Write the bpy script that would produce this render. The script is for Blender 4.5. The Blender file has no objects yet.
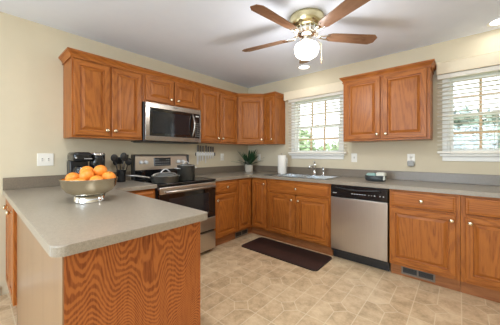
import bpy, bmesh, math, random
from mathutils import Vector, Matrix
PI = math.pi
random.seed(7)
S = bpy.context.scene
COL = S.collection

# ------------------------------------------------------------ camera
cd = bpy.data.cameras.new('camera')
cam = bpy.data.objects.new('camera', cd)
COL.objects.link(cam)
cam.location = (2.980, -3.376, 1.219)
cam.rotation_euler = (PI / 2, 0, math.radians(40.98))
cd.sensor_width = 36
cd.lens = 241.67 / 500 * 36
cd.shift_y = -8.8 / 500
cd.clip_start = 0.02
S.camera = cam

# ------------------------------------------------------------ world, exposure
S.view_settings.view_transform = 'Standard'
S.view_settings.look = 'None'
S.view_settings.exposure = 0.52
S.view_settings.gamma = 1.0
S.view_settings.use_curve_mapping = False
S.cycles.max_bounces = 8
S.cycles.diffuse_bounces = 5
S.cycles.use_denoising = True
W = bpy.data.worlds.new('sky')
S.world = W
W.use_nodes = True
WORLD_STRENGTH = 2.0
wn = W.node_tree
bg = wn.nodes['Background']
bg.inputs[0].default_value = (0.90, 0.96, 1.0, 1)
bg.inputs[1].default_value = WORLD_STRENGTH


def area(name, loc, rot, sx, sy, power, color):
    l = bpy.data.lights.new(name, 'AREA')
    l.shape = 'RECTANGLE'
    l.size, l.size_y, l.energy, l.color = sx, sy, power, color
    o = bpy.data.objects.new(name, l)
    COL.objects.link(o)
    o.location, o.rotation_euler = loc, rot
    return o


# added fill lamps standing in for daylight from unseen left-wall and front openings
area('left_fill', (0.06, -5.2, 1.1), (0, -PI / 2, 0), 1.9, 1.9, 6, (0.76, 0.88, 1.0))
area('front_fill', (2.5, -6.42, 1.5), (PI / 2 + 0.25, 0, 0), 2.6, 1.3, 70, (0.68, 0.85, 1.0))


# ------------------------------------------------------------ materials
class NT:
    """small helper to write node graphs"""
    def __init__(s, name):
        s.m = bpy.data.materials.new(name)
        s.m.use_nodes = True
        s.t = s.m.node_tree
        s.b = s.t.nodes['Principled BSDF']

    def n(s, typ, **kw):
        nd = s.t.nodes.new(typ)
        for k, v in kw.items():
            setattr(nd, k, v)
        return nd

    def link(s, a, b):
        s.t.links.new(a, b)

    def math(s, op, a, b=None, c=None, clamp=False):
        nd = s.n('ShaderNodeMath', operation=op)
        nd.use_clamp = clamp
        for i, v in enumerate((a, b, c)):
            if v is None:
                continue
            if isinstance(v, (int, float)):
                nd.inputs[i].default_value = v
            else:
                s.link(v, nd.inputs[i])
        return nd.outputs[0]

    def ramp(s, fac, stops):
        r = s.n('ShaderNodeValToRGB')
        e = r.color_ramp.elements
        while len(e) < len(stops):
            e.new(0.5)
        for i, (p, c) in enumerate(stops):
            e[i].position = p
            e[i].color = (*c, 1)
        s.link(fac, r.inputs[0])
        return r.outputs[0]

    def mix(s, fac, a, b, mode='MIX'):
        m = s.n('ShaderNodeMix', data_type='RGBA', blend_type=mode)
        for sock, v in ((m.inputs[0], fac), (m.inputs[6], a), (m.inputs[7], b)):
            if isinstance(v, (int, float)):
                sock.default_value = v
            elif isinstance(v, tuple):
                sock.default_value = (*v, 1)
            else:
                s.link(v, sock)
        return m.outputs[2]

    def noise(s, vec, scale, detail=2, rough=0.5, dist=0.0):
        nd = s.n('ShaderNodeTexNoise')
        nd.inputs['Scale'].default_value = scale
        nd.inputs['Detail'].default_value = detail
        nd.inputs['Roughness'].default_value = rough
        nd.inputs['Distortion'].default_value = dist
        s.link(vec, nd.inputs['Vector'])
        return nd.outputs[0]

    def coords(s, scale=(1, 1, 1), rnd=False, world=False):
        if world:
            src = s.n('ShaderNodeNewGeometry').outputs['Position']
        else:
            src = s.n('ShaderNodeTexCoord').outputs['Object']
        mp = s.n('ShaderNodeMapping')
        mp.inputs['Scale'].default_value = scale
        s.link(src, mp.inputs['Vector'])
        if rnd:
            oi = s.n('ShaderNodeObjectInfo')
            sc = s.math('MULTIPLY', oi.outputs['Random'], 37.0)
            cx = s.n('ShaderNodeCombineXYZ')
            for i in range(3):
                s.link(sc, cx.inputs[i])
            s.link(cx.outputs[0], mp.inputs['Location'])
        return mp.outputs[0]


def srgb(r, g, b):
    f = lambda c: (c / 255 / 12.92) if c / 255 <= 0.04045 else ((c / 255 + 0.055) / 1.055) ** 2.4
    return (f(r), f(g), f(b))


def flat(name, color, rough=0.5, metal=0.0, var=0.06, scale=30, coat=0.0, spec=None):
    t = NT(name)
    n = t.noise(t.coords(), scale, 3)
    a = tuple(c * (1 - var) for c in color)
    b = tuple(min(1, c * (1 + var)) for c in color)
    t.link(t.ramp(n, [(0.3, a), (0.7, b)]), t.b.inputs['Base Color'])
    t.b.inputs['Roughness'].default_value = rough
    t.b.inputs['Metallic'].default_value = metal
    t.b.inputs['Coat Weight'].default_value = coat
    if spec is not None:
        t.b.inputs['Specular IOR Level'].default_value = spec
    return t.m


def oak(name, axis, light=(0.50, 0.215, 0.078), dark=(0.285, 0.098, 0.03), rings=20.0, base=5.0, stretch=0.13, rough=0.36, edge=0.4, lean=0.0, zig=0.8, amt=0.38):
    """flat-sawn oak: contour bands of a stretched noise (cathedral figure) + fine pores along the grain"""
    t = NT(name)
    s1 = [1.0, 1.0, 1.0]
    s2 = [1.0, 1.0, 1.0]
    for i in range(3):
        if (axis == 'z' and i == 2) or (axis == 'h' and i < 2):
            s1[i] = stretch
            s2[i] = 0.06
    v = t.coords(tuple(s1), rnd=True)
    v2 = t.coords(tuple(s2), rnd=True)
    big = t.noise(v, base, 1.0, 0.35)
    jit = t.noise(v, base * 9, 2, 0.6)
    ph = t.math('ADD', t.math('MULTIPLY', big, rings), t.math('MULTIPLY', jit, zig))
    if lean:
        sp = t.n('ShaderNodeSeparateXYZ')
        t.link(t.coords((1, 1, 1)), sp.inputs[0])
        ph = t.math('ADD', ph, t.math('MULTIPLY', sp.outputs[2], lean))
    saw = t.math('FRACT', ph)
    tri = t.math('ABSOLUTE', t.math('SUBTRACT', t.math('MULTIPLY', saw, 2.0), 1.0))
    band = t.ramp(tri, [(edge, (0, 0, 0)), (min(1.0, edge + 0.35), (1, 1, 1))])
    pores = t.noise(v2, 150, 2, 0.75)
    pf = t.math('MULTIPLY', t.math('SUBTRACT', pores, 0.42), 3.2, clamp=True)
    fac = t.math('ADD', t.math('MULTIPLY', band, amt * 0.7), t.math('MULTIPLY', pf, t.math('ADD', t.math('MULTIPLY', band, 0.35), 0.30)), clamp=True)
    col = t.mix(fac, light, dark)
    tone = t.noise(t.coords((1, 1, 1), rnd=True), 1.3, 1)
    col = t.mix(0.25, col, t.ramp(tone, [(0.3, (0.86, 0.82, 0.78)), (0.7, (1, 1, 1))]), 'MULTIPLY')
    t.link(col, t.b.inputs['Base Color'])
    t.b.inputs['Roughness'].default_value = rough
    t.b.inputs['Specular IOR Level'].default_value = 0.3
    return t.m


M = {}
OL, OD = (0.42, 0.140, 0.026), (0.195, 0.050, 0.009)
M['oak_v'] = oak('oak_vertical_grain', 'z', OL, OD)
M['oak_h'] = oak('oak_horizontal_grain', 'h', OL, OD)
M['oak_ply'] = oak('oak_plywood', 'z', (0.47, 0.150, 0.036), (0.225, 0.056, 0.012), rings=50, base=5.0, stretch=0.26, rough=0.4, edge=0.32, lean=44.0, zig=1.2, amt=0.85)
M['oak_glare'] = oak('oak_glare_tint', 'z', (0.29, 0.18, 0.10), (0.245, 0.148, 0.08), rings=7, base=3, stretch=0.08, rough=0.33)  # oak paled to carry the daylight glare on the side panel
M['toe'] = oak('oak_toe_board', 'h', (0.36, 0.145, 0.055), (0.22, 0.08, 0.028))
M['wall'] = flat('cream_wall_paint', srgb(213, 202, 177), 0.85, var=0.012, scale=8)
M['ceil'] = flat('white_ceiling_paint', srgb(232, 240, 255), 0.9, var=0.01, scale=8)
M['white'] = flat('white_trim_paint', srgb(238, 238, 234), 0.45, var=0.01)
M['blind'] = flat('cream_blind_slats', srgb(242, 238, 228), 0.5, var=0.02)
M['valance'] = flat('cream_valance', srgb(236, 224, 198), 0.6, var=0.015)
M['muntin'] = flat('tan_wood_muntin', (0.62, 0.42, 0.24), 0.5)
M['plastic'] = flat('white_plastic', srgb(240, 238, 230), 0.35, var=0.01)
M['grey_plastic'] = flat('grey_plastic', srgb(165, 165, 162), 0.45, var=0.02)
M['slot'] = flat('dark_slot', (0.03, 0.03, 0.03), 0.5)
M['black'] = flat('black_gloss', (0.012, 0.012, 0.013), 0.12, var=0.1)
M['black_matte'] = flat('black_plastic', (0.02, 0.02, 0.022), 0.35, var=0.1)
M['glass_black'] = flat('black_glass', (0.008, 0.008, 0.009), 0.04, var=0.05, spec=0.7)
M['knob'] = flat('champagne_nickel', (0.80, 0.70, 0.52), 0.22, 1.0, var=0.03)
M['chrome'] = flat('chrome', (0.80, 0.81, 0.82), 0.08, 1.0, var=0.01)
M['brass'] = flat('antique_brass', (0.70, 0.63, 0.38), 0.22, 1.0, var=0.05)
M['pewter'] = flat('nickel_fitting', (0.78, 0.74, 0.68), 0.2, 1.0, var=0.04)
M['pan'] = flat('hard_anodised_pan', (0.11, 0.11, 0.10), 0.34, 0.6, var=0.12)
M['mark'] = flat('pale_marking', (0.62, 0.62, 0.62), 0.5, var=0.01)
M['towel'] = flat('paper_towel', srgb(244, 242, 236), 0.95, var=0.02, scale=80)
M['mat_dark'] = flat('dark_brown_mat', (0.024, 0.012, 0.011), 0.55, var=0.25, scale=120)
M['mat_band'] = flat('brown_mat_band', (0.042, 0.018, 0.015), 0.6, var=0.25, scale=120)
M['orange'] = flat('orange_peel', (0.82, 0.27, 0.03), 0.42, var=0.14, scale=60)
M['leaf'] = flat('plant_leaf', (0.03, 0.085, 0.035), 0.4, var=0.5, scale=18)
M['soil'] = flat('potting_soil', (0.05, 0.03, 0.02), 0.9, var=0.3)
M['pot'] = flat('pale_concrete_pot', srgb(205, 198, 185), 0.7, var=0.06)
M['vent'] = flat('bronze_vent', (0.20, 0.165, 0.13), 0.4, 0.2)
M['blade_steel'] = flat('blade_steel', (0.75, 0.76, 0.77), 0.3, 0.7, var=0.02)
M['strip'] = flat('brushed_strip', (0.80, 0.81, 0.82), 0.35, 0.3, var=0.02)
M['teal'] = flat('teal_cloth', srgb(150, 185, 180), 0.8, var=0.15, scale=60)
M['cloth'] = flat('white_cloth', srgb(225, 226, 214), 0.85, var=0.1, scale=60)
M['tray'] = flat('dark_tray', (0.035, 0.045, 0.05), 0.35, var=0.1)
M['knife_grip'] = flat('knife_handle_grey', (0.15, 0.135, 0.12), 0.4)
M['handle_metal'] = flat('brushed_pan_handle', (0.30, 0.28, 0.26), 0.35, 0.9)
M['lcd'] = flat('display_glass', (0.015, 0.016, 0.02), 0.05)


def steel(name, base, rough, horiz=True, metal=1.0):
    t = NT(name)
    v = t.coords((0.6, 0.6, 90) if horiz else (60, 60, 0.6))
    n = t.noise(v, 6, 3, 0.6)
    t.link(t.ramp(n, [(0.25, tuple(c * 0.93 for c in base)), (0.75, tuple(min(1, c * 1.05) for c in base))]), t.b.inputs['Base Color'])
    t.b.inputs['Metallic'].default_value = metal
    t.b.inputs['Roughness'].default_value = rough
    t.b.inputs['Anisotropic'].default_value = 0.5
    return t.m


M['steel'] = steel('brushed_stainless', (0.34, 0.31, 0.28), 0.27)
M['steel_v'] = steel('dishwasher_stainless', (0.56, 0.52, 0.48), 0.33, False)
M['steel_range'] = steel('range_stainless', (0.58, 0.53, 0.48), 0.3)
M['sink'] = steel('sink_stainless', (0.50, 0.52, 0.54), 0.25)
M['bowl'] = steel('bowl_metal', (0.58, 0.52, 0.39), 0.22)


def emit(name, color, strength):
    t = NT(name)
    t.b.inputs['Base Color'].default_value = (0.9, 0.9, 0.88, 1)
    t.b.inputs['Emission Color'].default_value = (*color, 1)
    t.b.inputs['Emission Strength'].default_value = strength
    return t.m


M['globe'] = emit('lit_opal_glass', (1.0, 0.96, 0.90), 6.0)
M['can'] = emit('lit_downlight_lens', (1.0, 0.97, 0.93), 2.6)


def counter_mat(name='taupe_laminate', k=1.0, tint=(1, 0.985, 0.95)):
    t = NT(name)
    srgb_ = srgb
    srgb2 = lambda *c: tuple(v * k * q for v, q in zip(srgb_(*c), tint))
    c = t.coords()
    a = t.noise(c, 420, 2, 0.7)
    b = t.noise(c, 90, 2, 0.6)
    f = t.math('ADD', t.math('MULTIPLY', a, 0.7), t.math('MULTIPLY', b, 0.3))
    t.link(t.ramp(f, [(0.3, srgb2(136, 128, 116)), (0.5, srgb2(160, 151, 138)), (0.72, srgb2(184, 176, 162))]), t.b.inputs['Base Color'])
    t.b.inputs['Roughness'].default_value = 0.30
    t.b.inputs['Specular IOR Level'].default_value = 0.8
    return t.m


M['counter'] = counter_mat(k=0.84)
M['splash_shaded'] = counter_mat('taupe_laminate_shaded', 0.55, (1.0, 0.90, 0.80))  # worktop laminate again; dimmer light on upright faces is put into the colour


def floor_mat():
    """sheet vinyl: 0.2975 m columns of squares with a small lozenge, half-dropped from column to column"""
    t = NT('vinyl_floor')
    pos = t.n('ShaderNodeNewGeometry').outputs['Position']
    sp = t.n('ShaderNodeSeparateXYZ')
    t.link(pos, sp.inputs[0])
    Wd, P = 0.2975, 0.487
    u = t.math('DIVIDE', t.math('ADD', sp.outputs[0], 10 * Wd - 2.99 + 10 * Wd), Wd)
    ci = t.math('FLOOR', u)
    lx = t.math('MULTIPLY', t.math('SUBTRACT', t.math('FRACT', u), 0.5), Wd)
    # column containing x=2.84 has a lozenge at y=-0.98
    v = t.math('ADD', t.math('DIVIDE', t.math('ADD', sp.outputs[1], 0.98 + 20 * P), P), t.math('MULTIPLY', t.math('SUBTRACT', ci, 19.0), -0.5))
    v = t.math('ADD', v, 40.5)
    ri = t.math('FLOOR', v)
    ly = t.math('MULTIPLY', t.math('SUBTRACT', t.math('FRACT', v), 0.5), P)
    ax, ay = t.math('ABSOLUTE', lx), t.math('ABSOLUTE', ly)
    r = 0.076
    dsum = t.math('ADD', ax, ay)
    inside = t.math('LESS_THAN', dsum, r)
    out = t.math('SUBTRACT', 1.0, inside)
    e1 = t.math('SUBTRACT', Wd / 2, ax)                         # column edges
    e2 = t.math('MULTIPLY', t.math('ABSOLUTE', t.math('SUBTRACT', dsum, r)), 0.707)
    e3 = t.math('ADD', ax, t.math('MULTIPLY', inside, 1.0))     # mid line outside the lozenge
    e4 = t.math('ADD', ay, t.math('MULTIPLY', inside, 1.0))
    e5 = t.math('SUBTRACT', P / 2, ay)
    d = t.math('MINIMUM', t.math('MINIMUM', t.math('MINIMUM', e1, e2), t.math('MINIMUM', e3, e4)), e5)
    line = t.math('SUBTRACT', 1.0, t.math('DIVIDE', t.math('SUBTRACT', d, 0.0015), 0.003, clamp=True), clamp=True)
    # tile id -> tone
    sx, sy = t.math('SIGN', lx), t.math('SIGN', ly)
    cx = t.n('ShaderNodeCombineXYZ')
    t.link(t.math('ADD', ci, t.math('MULTIPLY', t.math('MULTIPLY', sx, out), 0.25)), cx.inputs[0])
    t.link(t.math('ADD', ri, t.math('MULTIPLY', t.math('MULTIPLY', sy, out), 0.25)), cx.inputs[1])
    t.link(inside, cx.inputs[2])
    wn_ = t.n('ShaderNodeTexWhiteNoise', noise_dimensions='3D')
    t.link(cx.outputs[0], wn_.inputs['Vector'])
    wc = t.coords(world=True)
    blot = t.noise(wc, 9, 4, 0.65)
    fine = t.noise(wc, 55, 3, 0.7)
    f = t.math('ADD', t.math('MULTIPLY', blot, 0.75), t.math('MULTIPLY', fine, 0.25))
    f = t.math('ADD', f, t.math('MULTIPLY', t.math('SUBTRACT', wn_.outputs[0], 0.5), 0.12))
    col = t.ramp(f, [(0.32, srgb(180, 153, 118)), (0.5, srgb(212, 186, 150)), (0.68, srgb(230, 209, 175))])
    col = t.mix(t.math('MULTIPLY', line, 0.8), col, srgb(232, 217, 188))
    t.link(col, t.b.inputs['Base Color'])
    t.b.inputs['Roughness'].default_value = 0.42
    t.b.inputs['Specular IOR Level'].default_value = 0.35
    return t.m


M['floor'] = floor_mat()


def blade_mat():
    return oak('fan_blade_walnut', 'h', (0.25, 0.140, 0.085), (0.13, 0.065, 0.038), rings=12, base=3, stretch=0.2, rough=0.22)


M['fanblade'] = blade_mat()


def pane_mat():
    t = NT('window_glass')
    g = t.n('ShaderNodeBsdfGlossy')
    g.inputs['Roughness'].default_value = 0.02
    tr = t.n('ShaderNodeBsdfTransparent')
    mx = t.n('ShaderNodeMixShader')
    mx.inputs[0].default_value = 0.06
    t.link(tr.outputs[0], mx.inputs[1])
    t.link(g.outputs[0], mx.inputs[2])
    t.link(mx.outputs[0], t.t.nodes['Material Output'].inputs['Surface'])
    return t.m


M['pane'] = pane_mat()


def pan_lid_glass():
    return flat('clear_lid_glass', (0.30, 0.31, 0.30), 0.08, 0.6)


M['lid'] = pan_lid_glass()


# ------------------------------------------------------------ mesh builder
class MB:
    def __init__(s):
        s.bm = bmesh.new()
        s.mats = []

    def mi(s, m):
        if m not in s.mats:
            s.mats.append(m)
        return s.mats.index(m)

    def box(s, x0, x1, y0, y1, z0, z1, m, bev=0.0, seg=1):
        x0, x1 = min(x0, x1), max(x0, x1)
        y0, y1 = min(y0, y1), max(y0, y1)
        z0, z1 = min(z0, z1), max(z0, z1)
        i = s.mi(m)
        vs = [s.bm.verts.new(p) for p in ((x0, y0, z0), (x1, y0, z0), (x1, y1, z0), (x0, y1, z0), (x0, y0, z1), (x1, y0, z1), (x1, y1, z1), (x0, y1, z1))]
        fs = [s.bm.faces.new([vs[k] for k in q]) for q in ((3, 2, 1, 0), (4, 5, 6, 7), (0, 1, 5, 4), (1, 2, 6, 5), (2, 3, 7, 6), (3, 0, 4, 7))]
        for f in fs:
            f.material_index = i
        if bev > 0:
            es = list({e for f in fs for e in f.edges})
            r = bmesh.ops.bevel(s.bm, geom=es, offset=min(bev, 0.45 * min(x1 - x0, y1 - y0, z1 - z0)), segments=seg, affect='EDGES', profile=0.5, material=-1)
            if seg > 1:
                for f in r['faces']:
                    f.smooth = True
        return s

    def lathe(s, prof, m, c=(0, 0, 0), seg=24, axis='z', cap=True):
        """prof: [(r, h)...] from bottom to top"""
        i = s.mi(m)
        c = Vector(c)

        def P(r, h, a):
            if axis == 'z':
                return c + Vector((r * math.cos(a), r * math.sin(a), h))
            if axis == 'y':
                return c + Vector((r * math.cos(a), -h, r * math.sin(a)))
            return c + Vector((h, r * math.cos(a), r * math.sin(a)))
        rings = []
        for r, h in prof:
            if r < 1e-6:
                rings.append([s.bm.verts.new(P(0, h, 0))])
            else:
                rings.append([s.bm.verts.new(P(r, h, 2 * PI * k / seg)) for k in range(seg)])
        for a, b in zip(rings, rings[1:]):
            for k in range(seg):
                k2 = (k + 1) % seg
                if len(a) == 1 and len(b) == 1:
                    continue
                if len(a) == 1:
                    f = s.bm.faces.new([a[0], b[k2], b[k]])
                elif len(b) == 1:
                    f = s.bm.faces.new([a[k], a[k2], b[0]])
                else:
                    f = s.bm.faces.new([a[k], a[k2], b[k2], b[k]])
                f.material_index = i
                f.smooth = True
        if cap:
            for rg, flip in ((rings[0], True), (rings[-1], False)):
                if len(rg) > 1:
                    f = s.bm.faces.new(rg[::-1] if flip else rg)
                    f.material_index = i
        return s

    def sphere(s, c, r, m, su=20, sv=12, sq=1.0):
        prof = [(r * math.sin(PI * k / sv), -r * sq * math.cos(PI * k / sv)) for k in range(sv + 1)]
        prof[0] = (0, prof[0][1])
        prof[-1] = (0, prof[-1][1])
        return s.lathe(prof, m, c, su)

    def tube(s, pts, r, m, seg=10, cap=True):
        i = s.mi(m)
        pts = [Vector(p) for p in pts]
        rs = r if isinstance(r, (list, tuple)) else [r] * len(pts)
        rings = []
        up = Vector((0, 0, 1))
        prev = None
        for k, p in enumerate(pts):
            d = (pts[min(k + 1, len(pts) - 1)] - pts[max(k - 1, 0)]).normalized()
            if prev is None:
                ref = up if abs(d.z) < 0.9 else Vector((1, 0, 0))
                a = d.cross(ref).normalized()
            else:
                a = (prev - d * prev.dot(d)).normalized()
            prev = a
            b = d.cross(a)
            rings.append([s.bm.verts.new(p + (a * math.cos(2 * PI * q / seg) + b * math.sin(2 * PI * q / seg)) * rs[k]) for q in range(seg)])
        for A, B in zip(rings, rings[1:]):
            for q in range(seg):
                q2 = (q + 1) % seg
                f = s.bm.faces.new([A[q], A[q2], B[q2], B[q]])
                f.material_index = i
                f.smooth = True
        if cap:
            for rg in (rings[0][::-1], rings[-1]):
                f = s.bm.faces.new(rg)
                f.material_index = i
        return s

    def prism(s, poly, z0, z1, m, bev=0.0):
        i = s.mi(m)
        lo = [s.bm.verts.new((x, y, z0)) for x, y in poly]
        hi = [s.bm.verts.new((x, y, z1)) for x, y in poly]
        n = len(poly)
        fs = [s.bm.faces.new(lo[::-1]), s.bm.faces.new(hi)]
        for k in range(n):
            fs.append(s.bm.faces.new([lo[k], lo[(k + 1) % n], hi[(k + 1) % n], hi[k]]))
        for f in fs:
            f.material_index = i
        if bev:
            es = list(fs[1].edges)
            bmesh.ops.bevel(s.bm, geom=es, offset=bev, segments=2, affect='EDGES', profile=0.5, material=-1)
        return s

    def quad(s, pts, m, smooth=False):
        f = s.bm.faces.new([s.bm.verts.new(p) for p in pts])
        f.material_index = s.mi(m)
        f.smooth = smooth
        return s

    def xform(s, mat):
        bmesh.ops.transform(s.bm, matrix=mat, verts=s.bm.verts)
        return s

    def build(s, name, parent=None, loc=(0, 0, 0), rot=(0, 0, 0)):
        bmesh.ops.recalc_face_normals(s.bm, faces=s.bm.faces)
        me = bpy.data.meshes.new(name)
        s.bm.to_mesh(me)
        s.bm.free()
        for m in s.mats:
            me.materials.append(M[m])
        o = bpy.data.objects.new(name, me)
        COL.objects.link(o)
        o.parent = parent
        o.location = loc
        o.rotation_euler = rot
        return o


def thing(name, label, cat, loc=(0, 0, 0), rz=0.0, group=None):
    o = bpy.data.objects.new(name, None)
    COL.objects.link(o)
    o.empty_display_size = 0.1
    o.location = loc
    o.rotation_euler = (0, 0, rz)
    return tag(o, label, cat, group)


def tag(o, label, cat, group=None):
    o['label'] = label
    o['category'] = cat
    if group:
        o['group'] = group
    return o


def struct(o):
    o['kind'] = 'structure'
    return o


# ------------------------------------------------------------ room shell
RX, RY, H = 4.7, -6.5, 2.44
MB().box(-0.15, RX + 0.15, RY - 0.15, 0.15, -0.1, 0, 'floor').build('floor')['kind'] = 'structure'
MB().box(-0.15, RX + 0.15, RY - 0.15, 0.15, H, H + 0.1, 'ceil').build('ceiling')['kind'] = 'structure'


def wall_openings(name, a0, a1, holes, axis, c0, c1):
    """wall running along axis 'x' or 'y' between a0..a1, thickness c0..c1, holes = (s0, s1, z0, z1)"""
    b = MB()

    def bx(s0, s1, z0, z1):
        if s1 - s0 < 1e-4 or z1 - z0 < 1e-4:
            return
        if axis == 'x':
            b.box(s0, s1, c0, c1, z0, z1, 'wall')
        else:
            b.box(c0, c1, s0, s1, z0, z1, 'wall')
    cur = a0
    for s0, s1, z0, z1 in sorted(holes):
        bx(cur, s0, 0, H)
        bx(s0, s1, 0, z0)
        bx(s0, s1, z1, H)
        cur = s1
    bx(cur, a1, 0, H)
    return struct(b.build(name))


WIN1 = (0.985, 1.725, 1.215, 2.06)
WIN2 = (2.88, 3.62, 1.215, 2.06)
wall_openings('wall_back', 0, RX, [WIN1, WIN2], 'x', 0, 0.14)
wall_openings('wall_left', RY, 0.14, [(-6.2, -4.2, 0.0, 2.08)], 'y', -0.14, 0)
wall_openings('wall_right', RY, 0.14, [], 'y', RX, RX + 0.14)
wall_openings('wall_front', 0, RX, [(1.1, 3.9, 0.85, 2.15)], 'x', RY - 0.14, RY)
struct(MB().box(0, 0.014, -4.15, -3.215, 0, 0.085, 'white', 0.004).build('baseboard_left'))


def window(n, w, casing=True):
    x0, x1, z0, z1 = w
    root = bpy.data.objects.new('window_%d' % n, None)
    COL.objects.link(root)
    root.location = (x0, 0, z0)
    struct(root)
    wd, ht = x1 - x0, z1 - z0
    b = MB()
    c = 0.045
    b.box(-c, 0, -0.018, 0, -0.0, ht + c, 'white', 0.003)
    b.box(wd, wd + c, -0.018, 0, -0.0, ht + c, 'white', 0.003)
    b.box(0, wd, -0.018, 0, ht, ht + c, 'white', 0.003)
    struct(b.build('casing', root))
    b = MB()
    b.box(-c - 0.02, wd + c + 0.02, -0.055, 0.02, -0.022, 0.0, 'white', 0.004)
    b.box(-c, wd + c, -0.018, 0, -0.075, -0.022, 'white', 0.003)
    struct(b.build('sill', root))
    b = MB()                      # jamb lining
    b.box(0, 0.014, 0, 0.12, 0, ht, 'white')
    b.box(wd - 0.014, wd, 0, 0.12, 0, ht, 'white')
    b.box(0.014, wd - 0.014, 0, 0.12, ht - 0.014, ht, 'white')
    b.box(0.014, wd - 0.014, 0, 0.12, 0, 0.014, 'white')
    struct(b.build('jamb', root))
    zm = 1.63 - z0
    for k, (a, bb, y) in enumerate(((0.014, zm + 0.018, 0.045), (zm - 0.018, ht - 0.014, 0.08))):
        s = MB()
        f = 0.034
        s.box(0.014, 0.014 + f, y, y + 0.033, a, bb, 'white', 0.002)
        s.box(wd - 0.014 - f, wd - 0.014, y, y + 0.033, a, bb, 'white', 0.002)
        s.box(0.014 + f, wd - 0.014 - f, y, y + 0.033, a, a + f, 'white', 0.002)
        s.box(0.014 + f, wd - 0.014 - f, y, y + 0.033, bb - f, bb, 'white', 0.002)
        so = struct(s.build('sash', root))
        g0, g1 = 0.014 + f, wd - 0.014 - f
        m = MB()
        for q in (1, 2):
            xx = g0 + (g1 - g0) * q / 3
            m.box(xx - 0.011, xx + 0.011, y + 0.008, y + 0.022, a + f, bb - f, 'muntin')
        zz = (a + bb) / 2
        m.box(g0, g1, y + 0.007, y + 0.023, zz - 0.010, zz + 0.010, 'muntin')
        struct(m.build('muntins', so))
        struct(MB().box(g0, g1, y + 0.013, y + 0.017, a + f, bb - f, 'pane').build('pane', so))
    s = MB().box(wd / 2 - 0.03, wd / 2 + 0.03, 0.028, 0.045, zm + 0.012, zm + 0.026, 'white', 0.003)
    struct(s.build('sash_lock', root))


window(1, WIN1)
window(2, WIN2)


def glazed(name, horizontal, s0, s1, z0, z1, n, c):
    """simple white frame with panes for the unseen openings added behind the camera"""
    b = MB()
    root = bpy.data.objects.new(name, None)
    COL.objects.link(root)
    struct(root)

    def bx(m_, a0, a1, q0, q1, t0, t1):
        if horizontal:
            m_.box(a0, a1, c - t1, c - t0, q0, q1, 'white' if m_ is b else 'pane')
        else:
            m_.box(c - t1, c - t0, a0, a1, q0, q1, 'white' if m_ is b else 'pane')
    f = 0.06
    bx(b, s0, s1, z0, z0 + f, 0.04, 0.09)
    bx(b, s0, s1, z1 - f, z1, 0.04, 0.09)
    for k in range(n + 1):
        x = s0 + (s1 - s0 - f) * k / n
        bx(b, x, x + f, z0 + f, z1 - f, 0.04, 0.09)
    struct(b.build('window_frame', root))
    g = MB()
    bx(g, s0 + f, s1 - f, z0 + f, z1 - f, 0.06, 0.065)
    struct(g.build('pane', root))


glazed('unseen_door_1', False, -6.2, -4.2, 0.0, 2.08, 2, 0.0)  # unseen door, added so the left-wall fill has an opening
glazed('window_3', True, 1.1, 3.9, 0.85, 2.15, 3, RY)  # unseen window, put in around the front fill lamp


# ------------------------------------------------------------ outside
def outside_mats():
    for nm, c in (('grass', (0.16, 0.26, 0.07)), ('bark', (0.10, 0.07, 0.045)), ('tree_light', (0.46, 0.60, 0.33)), ('tree_blue', (0.25, 0.33, 0.26))):
        M[nm] = flat('outside_' + nm, c, 0.8, var=0.4, scale=3)


outside_mats()
struct(MB().box(-25, 30, 0.6, 40, -2.2, -2.0, 'grass').build('ground'))


def tree(label, x, y, r, h, m, n, seed, name='leafy_tree'):
    rnd = random.Random(seed)
    t = thing(name, label, 'tree', (x, y, -2.0), group='trees outside the windows')
    MB().tube([(0, 0, 0), (0.1, 0, h * 0.5), (0, 0.05, h * 0.9)], [0.18, 0.12, 0.04], 'bark', 8).build('trunk', t)
    b = MB()
    lobes = [(Vector((rnd.uniform(-1, 1), rnd.uniform(-1, 1), rnd.uniform(-0.9, 0.9))) * r * 0.62, r * rnd.uniform(0.3, 0.55)) for _ in range(14)]
    for k in range(n):
        c, rr = rnd.choice(lobes)
        d = Vector((rnd.gauss(0, 1), rnd.gauss(0, 1), rnd.gauss(0, 1))).normalized()
        p = c + d * rr * rnd.uniform(0.6, 1.0) + Vector((0, 0, h * 0.68))
        a = Vector((rnd.gauss(0, 1), rnd.gauss(0, 1), rnd.gauss(0, 1))).normalized() * 0.13
        q = a.cross(d).normalized() * 0.08
        b.quad([p - a, p + q, p + a, p - q], m)
    b.build('foliage', t)


tree('pale green leafy tree seen through the window above the sink', -2.9, 6.0, 1.6, 4.3, 'tree_light', 3800, 1)
tree('smaller bright green tree behind the sink window, lower right panes', -1.2, 10.4, 1.9, 4.8, 'tree_light', 3200, 2)
tree('tall blue-green tree seen in the lower sash of the right window', 3.5, 6.5, 1.9, 4.2, 'tree_blue', 3800, 3, 'fir_tree')
tree('broad blue-green tree at the right edge of the right window', 5.4, 11.2, 2.0, 4.8, 'tree_blue', 3600, 4, 'fir_tree')


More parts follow.
